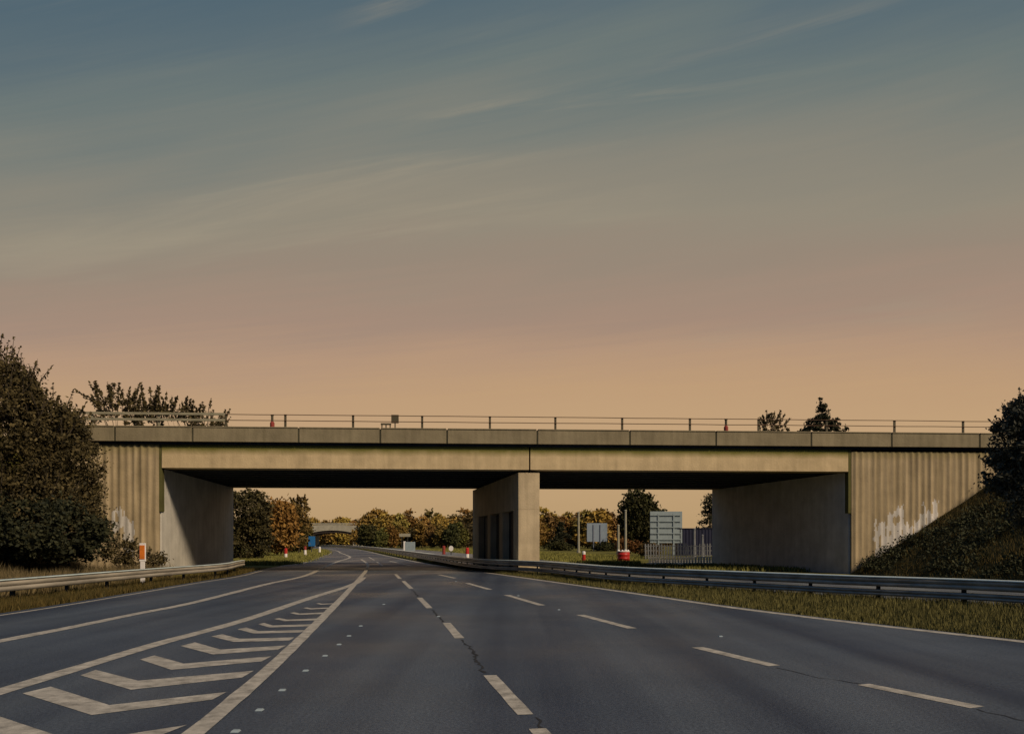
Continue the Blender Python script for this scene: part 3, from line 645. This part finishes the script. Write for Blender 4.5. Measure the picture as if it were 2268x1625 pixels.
for i, (x, y, c) in enumerate(row1):
    wood_tree(x, y+rng.uniform(-2,2), 320 if x < 800 else 270+rng.uniform(-8,8), c, f'{c} autumn tree, {ordn[i]} from left in the back row left of the pier', 'autumn trees of the far wood behind the left span')
row2 = [(806,1160,'dark green'),(822,1162,'dark green'),(846,1164,'olive'),(868,1160,'rust brown'),(890,1166,'tawny'),(912,1163,'dark green'),(934,1160,'rust brown'),(956,1163,'rust brown'),(978,1164,'tawny'),(998,1160,'dark green'),(1018,1158,'olive'),(1036,1156,'dark green')]
for i, (x, y, c) in enumerate(row2):
    wood_tree(x, y, 225+rng.uniform(-10,10), c, f'{c} tree, {ordn[i]} from left in the lower front row left of the pier', 'lower trees in front of the far wood')
row3 = [(1190,1138,'tawny'),(1206,1134,'ochre'),(1224,1138,'tawny'),(1242,1136,'rust brown'),(1260,1134,'ochre'),(1280,1138,'rust brown'),(1300,1136,'tawny'),(1318,1124,'ochre'),(1338,1136,'rust brown'),(1356,1138,'tawny'),(1376,1140,'rust brown'),(1450,1150,'olive')]
for i, (x, y, c) in enumerate(row3):
    wood_tree(x, y, 215+rng.uniform(-8,8), c, f'{c} autumn tree, {ordn[i]} from left in the wood row right of the pier', 'autumn trees of the far wood behind the right span')
# the wood further back, read as one mass
pts = []
for k in range(420):
    x = rng.uniform(250, 2000); d = rng.uniform(345, 380); h = rng.uniform(3, 7.5)+1.5*math.sin(x*.02); p = P(x, 0, d)
    pts.append(np.array([p.x, d, h*.5])+rng.normal(size=(70,3))*np.array([2.2,2,h*.25]))
V, Fc = leaf_quads(np.concatenate(pts), .7); V[:,2] = np.maximum(V[:,2], -.05)
o = link(bpy.data.objects.new('distant_wood', fast_mesh('distant_wood', V, Fc, leaf_mat('distant_leaf', (.045,.032,.012), (.13,.08,.022))))); tag(o, 'brown autumn woodland in one mass along the horizon', 'woodland', kind='stuff')
# right opening trees
conifer('conifer', 'small dark conifer on the grass right of the pier', P(1243,0,165)*1+Vector((0,0,-P(1243,0,165).z)), EYE+45*165/F, 34*165/F, 3200, .22, L_conifer)
vtree('large dark green tree with browning edges beside the two pale poles', 1420, 0, 1090, 46, 150, (.05,.05,.016), 260, 44, .3)
conifer('conifer', 'ragged dark conifer above the navy container beside the right abutment', P(1572,0,112)*1+Vector((0,0,-P(1572,0,112).z)), EYE+108*112/F, 52*112/F, 2400, .20, L_conifer, bare=.3)
for i, (x, y, hw, d, c, lb) in enumerate([(1240,1205,26,158,(.05,.05,.016),'low dark scrub around the foot of the small conifer'),(1340,1207,30,150,(.045,.048,.016),'low dark scrub under the grey sign with two legs'),
      (1395,1200,30,118,(.15,.07,.02),'reddish brown bush between the pale poles and the palisade fence'),(1440,1208,24,95,(.09,.06,.02),'brown scrub at the left end of the palisade fence')]):
    vtree(lb, x, 0, y-4, hw, d, c, 70, 34, .17, name='bush', cat='bush')
# ------------------------------------------------------------------ grass and undergrowth
def blades(name, pos, h, wdt, m, lean=.35, kind_label='', cat='grass'):
    n = len(pos); h = h*rng.uniform(.4,1.2,n); a = rng.uniform(0,2*math.pi,n); ln = lean*rng.uniform(0,1,n)*h
    w = wdt*rng.uniform(.6,1.4,n); b = rng.uniform(0,2*math.pi,n)
    V = np.empty((n,3,3)); c = np.cos(a)*w; s = np.sin(a)*w
    V[:,0] = pos+np.stack([c,s,0*c],1); V[:,1] = pos-np.stack([c,s,0*c],1); V[:,2] = pos+np.stack([np.cos(b)*ln, np.sin(b)*ln, h],1)
    o = link(bpy.data.objects.new(name, fast_mesh(name, V.reshape(-1,3), np.arange(n*3).reshape(-1,3), m))); return tag(o, kind_label, cat, kind='stuff')
def tufted(n, fx, d0, d1, ntuft, spread=.12):
    u = rng.uniform(0,1,ntuft); d = 1/(1/d1+(1/d0-1/d1)*rng.uniform(0,1,ntuft)); a, b = fx(d); X = a+(b-a)*u
    t = rng.integers(0, ntuft, n); return np.stack([X[t]+rng.normal(0,spread,n), d[t]+rng.normal(0,spread,n), np.full(n,-.04)],1)
pos = tufted(150000, lambda d: (right_edge(d)+.22, rail_c(d)+.9), 9, 75, 9000, .10)
pos = pos[pos[:,0] > right_edge(pos[:,1])+.16]
fr = np.clip((pos[:,0]-right_edge(pos[:,1]))/np.maximum(rail_c(pos[:,1])-right_edge(pos[:,1]),.3), 0, 1)
blades('verge_grass', pos, .10+.16*fr, .012, L_grass, .6, 'olive grass on the strip between the right lane line and the central barrier')
pos = tufted(45000, lambda d: (left_edge(d)-2.3, left_edge(d)-.35), 10, 48, 4000, .1); pos = pos[pos[:,0] < left_edge(pos[:,1])-.3]
blades('verge_grass', pos, .24, .013, L_grassB, .6, 'short brown grass between the left lane edge and the left barrier')
pos = tufted(60000, lambda d: (left_edge(d)-9.5, left_edge(d)-3.0), 14, 40, 1500, .16)
pos[:,2] = [max(-.04, z_l(p[0], p[1])-.03) for p in pos]
pos = pos[(pos[:,0] > -24)]
blades('tall_grass', pos, .62, .02, L_grassL, .5, 'tall dry grass behind the left barrier')
pos = tufted(40000, lambda d: (rail_c(d)+12.2, rail_c(d)+26), 46, 190, 3000, .5)
pos = pos[~((pos[:,0]/pos[:,1] > (1418-CX)/F) & (pos[:,1] > 56) & (pos[:,1] < 82))]
blades('meadow_grass', pos, .28, .05, L_meadow, .5, 'open yellow green grass beyond the right span')
pos = tufted(30000, lambda d: (left_edge(d)-9, left_edge(d)-.4), 58, 190, 2500, .4)
blades('meadow_grass', pos, .28, .045, L_meadow, .5, 'yellow green grass beyond the left span beside the blue sign')
pts = []
for k in range(2600):
    d = rng.uniform(20, 42.5); X = foot_r(d)+.4+rng.uniform(0,1)**1.2*13
    if d > D0+X*math.tan(TH)-.3: continue
    dens = noise.noise(Vector((X*.35, d*.35, 9)))
    if dens < -.12: continue
    pts.append(np.array([X, d, z_r(X, d)+.08])+rng.normal(size=(30,3))*np.array([.28,.28,.13]))
V, Fc = leaf_quads(np.concatenate(pts), .06)
o = link(bpy.data.objects.new('undergrowth', fast_mesh('undergrowth', V, Fc, L_cover))); tag(o, 'dark low undergrowth covering the right bank below the ribbed wall', 'undergrowth', kind='stuff')
n = 60000; d = rng.uniform(18, 42.5, n); X = foot_r(d)+rng.uniform(0, 14, n); ok = d < D0+X*math.tan(TH)-.3; d, X = d[ok], X[ok]
pos = np.stack([X, d, [z_r(a, b_)-.03 for a, b_ in zip(X, d)]],1)
blades('bank_grass', pos, .22, .018, L_grassB, .8, 'rough brown grass on the right bank')
# ------------------------------------------------------------------ small things
def gp(x, d): return ((x-CX)/F*d, d, -.05)
o = thing('marker_post', 'white marker post with an orange reflector behind the left barrier', 'marker post', (gp(316,31)[0], 31, -.05))
bm = bmesh.new(); box(bm, -.085, .085, -.03, .03, 0, .95); box(bm, -.10, .10, -.04, .04, 0, .1); bobj('post', bm, M_whiteP, o, .01)
bm = bmesh.new(); box(bm, -.12, .12, -.035, .035, .952, 1.66); bobj('head', bm, M_whiteP, o, .012)
bm = bmesh.new(); box(bm, -.10, .10, -.052, -.037, 1.04, 1.58); bobj('reflector', bm, M_orange, o, .006)
# red barrel
o = thing('barrel', 'red barrel with white bags on its lid beyond the right span', 'barrel', gp(1381, 66)); r = 13.5*66/F
bm = bmesh.new(); lathe(bm, [(r,.10),(r,.32),(r*1.03,.34),(r*1.03,.37),(r,.39),(r,.62),(r*1.03,.64),(r*1.03,.67),(r,.69),(r,.90)], 28); bobj('body', bm, M_red, o, smooth=True)
bm = bmesh.new(); lathe(bm, [(r*1.08,0),(r*1.08,.07),(r*1.02,.098)], 28); bobj('base', bm, M_whiteP, o)
bm = bmesh.new(); lathe(bm, [(r*1.05,.902),(r*1.05,.95),(r*.9,.97)], 28); bobj('lid', bm, M_whiteP, o)
for k, (dx, dy, rr) in enumerate([(-.42,-.05,.10),(-.12,-.2,.09),(.14,-.1,.11),(.38,.05,.09)]):
    bm = bmesh.new(); bmesh.ops.create_icosphere(bm, subdivisions=3, radius=rr)
    for v in bm.verts: v.co *= 1+.25*noise.noise(v.co*9+Vector((k,0,0))); v.co.z *= .7
    q = bobj('sandbag', bm, M_whiteP, None, smooth=True); q.location = (gp(1381,66)[0]+dx, 66+dy, .90+rr*.68)
    tag(q, 'small white bag on the red barrel, '+['at its far left','left of the middle','right of the middle','at its far right'][k], 'bag', 'white bags on the barrel lid')
def bollard(label, x, d, h, wpx, mats, band=.55, cat='bollard', z=-.05, name='bollard'):
    w = wpx*d/F/2; o = thing(name, label, cat, ((x-CX)/F*d, d, z))
    bm = bmesh.new(); lathe(bm, [(w*1.25,0),(w*1.25,h*.06),(w,h*.08),(w*.95,h*band)], 14); bobj('post', bm, mats[0], o)
    bm = bmesh.new(); lathe(bm, [(w*1.02,h*band+.002),(w*.98,h*.93),(w*.55,h)], 14); bobj('cap', bm, mats[1], o)
    return o
bollard('red bollard with a white cap on the grass right of the pier', 1293, 66, .95, 8, (M_red, M_whiteP), .72)
bollard('pale bollard with a red top at the barrier end on the left grass', 633, 80, 1.1, 7, (M_whiteP, M_red), .5)
bollard('pink and white bollard in the middle of the left grass', 676, 98, 1.2, 6, (M_whiteP, M_redD), .62)
bollard('short white bollard at the tip of the left grass', 708, 118, 1.0, 5, (M_whiteP, M_whiteP), .6)
bollard('red and white bollard just left of the pier', 1035, 80, 1.15, 8, (M_whiteP, M_red), .45)
bollard('dull red bollard left of the white round sign', 983, 110, 1.2, 7, (M_redD, M_redD), .6)
def flat_sign(name, label, cat, x0, x1, y0, y1, d, m, legs, legm, ribs=0, round_=False, th=.06, vert=()):
    s = d/F; xc = (x0+x1)/2; w = (x1-x0)*s/2; z0, z1 = EYE+(HY-y1)*s, EYE+(HY-y0)*s
    o = thing(name, label, cat, ((xc-CX)*s, d, 0))
    bm = bmesh.new()
    if round_:
        n = 20; pr = [((math.cos(t)*w), (z0+z1)/2+math.sin(t)*(z1-z0)/2) for t in [2*math.pi*k/n for k in range(n)]]
        a = [bm.verts.new((x,0,z)) for x, z in pr]; b2 = [bm.verts.new((x,th,z)) for x, z in pr]; bm.faces.new(a[::-1]); bm.faces.new(b2)
        for k in range(n): bm.faces.new((a[k],a[(k+1)%n],b2[(k+1)%n],b2[k]))
    else: box(bm, -w, w, 0, th, z0, z1)
    bobj('panel', bm, m, o, .01)
    for lx in legs:
        bm = bmesh.new(); lx = (lx-xc)*s; box(bm, lx-.09, lx+.09, -.12, -.003, -.1, z0+(z1-z0)*.92 if ribs or vert else z0-.003) if (ribs or vert) else box(bm, lx-.06, lx+.06, -.0, .1, -.1, z0-.003)
        bobj('leg', bm, legm, o)
    for k in range(ribs):
        z = z0+(z1-z0)*(k+.6)/(ribs+.2); bm = bmesh.new(); box(bm, -w*.93, w*.93, -.17, -.123, z-.05, z+.05); bobj('rib', bm, legm if False else m, o)
    return o
flat_sign('road_sign', 'blue grey back of a square sign on two legs between wood and grass', 'sign', 1300, 1345, 1158, 1199, 150, M_signB, (1314.5,1329.5), M_signpost, vert=(1,))
flat_sign('billboard', 'large pale grey back of a ribbed board above the palisade fence', 'billboard', 1440, 1511, 1132, 1202, 100, M_signG, (1458,1492), M_signG, ribs=5)
flat_sign('road_sign', 'blue rectangular sign on a post left of the far bridge', 'sign', 683, 698, 1187, 1209, 118, M_blue, (690,), M_post)
flat_sign('road_sign', 'white round sign above the grass left of the pier', 'sign', 994, 1004, 1208, 1220, 105, M_whiteP, (999,), M_post, round_=True)
flat_sign('road_sign', 'long thin pale sign hung in the far trees above the grey cabinet', 'sign', 884, 909, 1181, 1188, 200, M_pole, (890,903), M_post)
o = thing('cabinet', 'small grey roadside cabinet with a white side beyond the left span', 'cabinet', gp(906,150)); s_ = 150/F
bm = bmesh.new(); box(bm, -9*s_, 12*s_, 0, 1.2, 0, 1.75); bobj('body', bm, M_signG, o, .04)
bm = bmesh.new(); box(bm, -12.5*s_, -9*s_-.003, 0, 1.1, 0, 1.85); bobj('side_panel', bm, M_whiteP, o, .03)
# navy container
o = thing('shipping_container', 'dark navy container behind the fence next to the right abutment', 'container', ((1550-CX)/F*100, 100, -.05)); s_ = 100/F
bm = bmesh.new(); V = []; n = 60; x0, x1 = -48*s_, 60*s_
pr = [(x0+(x1-x0)*k/n, (.0 if (k//2)%2 else .05)) for k in range(n+1)]
prism(bm, pr+[(x1,2.4),(x0,2.4)], .12, 3.35); bobj('body', bm, M_navy, o)
bm = bmesh.new(); box(bm, x0-.03, x1+.03, -.05, 2.45, 3.352, 3.45); box(bm, x0-.03, x1+.03, -.05, 2.45, 0, .118); bobj('frame', bm, M_navy, o)
def pole(label, x, ytop, d, wpx, arm=False, m=None):
    H = EYE+(HY-ytop)*d/F+.05; r = wpx*d/F/2; o = thing('pole', label, 'pole', gp(x, d))
    bm = bmesh.new(); lathe(bm, [(r*1.5,0),(r*1.5,.35),(r,.4),(r*.8,H)], 12); bobj('shaft', bm, m or M_pole, o, smooth=False)
    bm = bmesh.new(); lathe(bm, [(r*1.05,H+.002),(r*1.05,H+.08),(r*.5,H+.16)], 12); bobj('cap', bm, m or M_pole, o)
pole('pale pole right of the small conifer with a whiter foot', 1281.5, 1135, 125, 5.5)
pole('short pale pole left of a taller one near the red barrel', 1369.5, 1164, 110, 6)
pole('tall pale pole in front of the large dark tree', 1385.5, 1131, 112, 6)
pole('grey pole in front of the navy container', 1538, 1172, 92, 6, m=M_fence)
pole('shorter grey pole at the right end of the navy container', 1556, 1186, 92, 5, m=M_fence)
def fence(label, x0, x1, d, h, sp, m, pw, rails, top=False, name='palisade_fence'):
    s = d/F; a = (x0-CX)*s; w = (x1-x0)*s; o = thing(name, label, 'fence', (a, d, -.05)); n = int(w/sp); first = None
    for k in range(min(n, 100)):
        hh = h*random.uniform(.93,1.05)
        if k % 4 == 0 or first is None or random.random() < .3:
            bm = bmesh.new(); pts_ = [(-pw/2,0),(pw/2,0),(pw/2,hh-.08),(0,hh),(-pw/2,hh-.08)]
            A = [bm.verts.new((x,0,z)) for x, z in pts_]; B = [bm.verts.new((x,.03,z)) for x, z in pts_]; bm.faces.new(A); bm.faces.new(B[::-1])
            for i in range(5): bm.faces.new((A[i],B[i],B[(i+1)%5],A[(i+1)%5]))
            q = first = bobj('pale', bm, m, o)
        else: q = first.copy(); link(q, o)
        q.location = (sp*(k+.5)+random.uniform(-.02,.02), 0, 0); q.rotation_euler = (0, random.uniform(-.03,.03), 0)
    for z in rails:
        bm = bmesh.new(); box(bm, 0, w, .035, .075, z-.035, z+.035); bobj('rail', bm, m, o)
fence('grey palisade fence in front of the navy container', 1427, 1640, 80, 1.55, .27, M_fence, .13, (.4,.85,1.3))
fence('low pale picket fence in front of the grey palisade fence', 1436, 1640, 64, .54, .23, M_pale, .15, (.2,.5), name='picket_fence')
bm = bmesh.new()
p0 = [gp(1425,60), gp(1700,58), gp(1700,74), gp(1455,76)]
bmv = [bm.verts.new((p[0],p[1],-.02)) for p in p0]; bm.faces.new(bmv)
tag(bobj('gravel_yard', bm, mat('gravel', (.26,.23,.17), var=.3, scale=3, bump=.5, bscale=20)), kind='structure')
# things standing on the deck behind the front railing
def deck_pt(x, v): w = world(U(x, v), v, zb+.25); return (w.x, w.y, w.z)
for x, lb, hh in ((603, 'red and grey marker post on the bridge deck near its left end', 1.62), (1608, 'red marker post on the bridge deck near its right end', 1.62)):
    p = deck_pt(x, 1.6); o = thing('marker_post', lb, 'marker post', p, TH)
    bm = bmesh.new(); lathe(bm, [(.14,0),(.14,.05),(.07,.08),(.07,.75),(.12,.85),(.12,1.12),(.07,1.2)], 12); bobj('post', bm, M_redD, o)
    bm = bmesh.new(); lathe(bm, [(.065,1.202),(.065,1.5),(.09,1.52),(.09,1.56)], 12); bobj('cap', bm, M_postc, o)
p = deck_pt(875, 2.0); o = thing('small_sign', 'small dark square sign on the bridge deck left of the middle', 'sign', p, TH)
bm = bmesh.new(); box(bm, -.03, .03, -.03, .03, 0, 1.3); bobj('post', bm, M_postc, o)
bm = bmesh.new(); box(bm, -.20, .20, -.06, -.032, 1.22, 1.68); bobj('panel', bm, M_postc, o, .02)
p = deck_pt(855, 2.0); o = thing('barrier_frame', 'low dark frame on the bridge deck beside the small square sign', 'frame', p, TH)
bm = bmesh.new()
for x in (-.22, -.0, .22): box(bm, x-.03, x+.03, -.03, .03, 0, 1.2)
bobj('legs', bm, M_postc, o)
bm = bmesh.new(); box(bm, -.28, .28, -.06, -.033, 1.12, 1.22); box(bm, -.28, .28, -.06, -.033, .85, .95); bobj('crossbars', bm, M_postc, o)
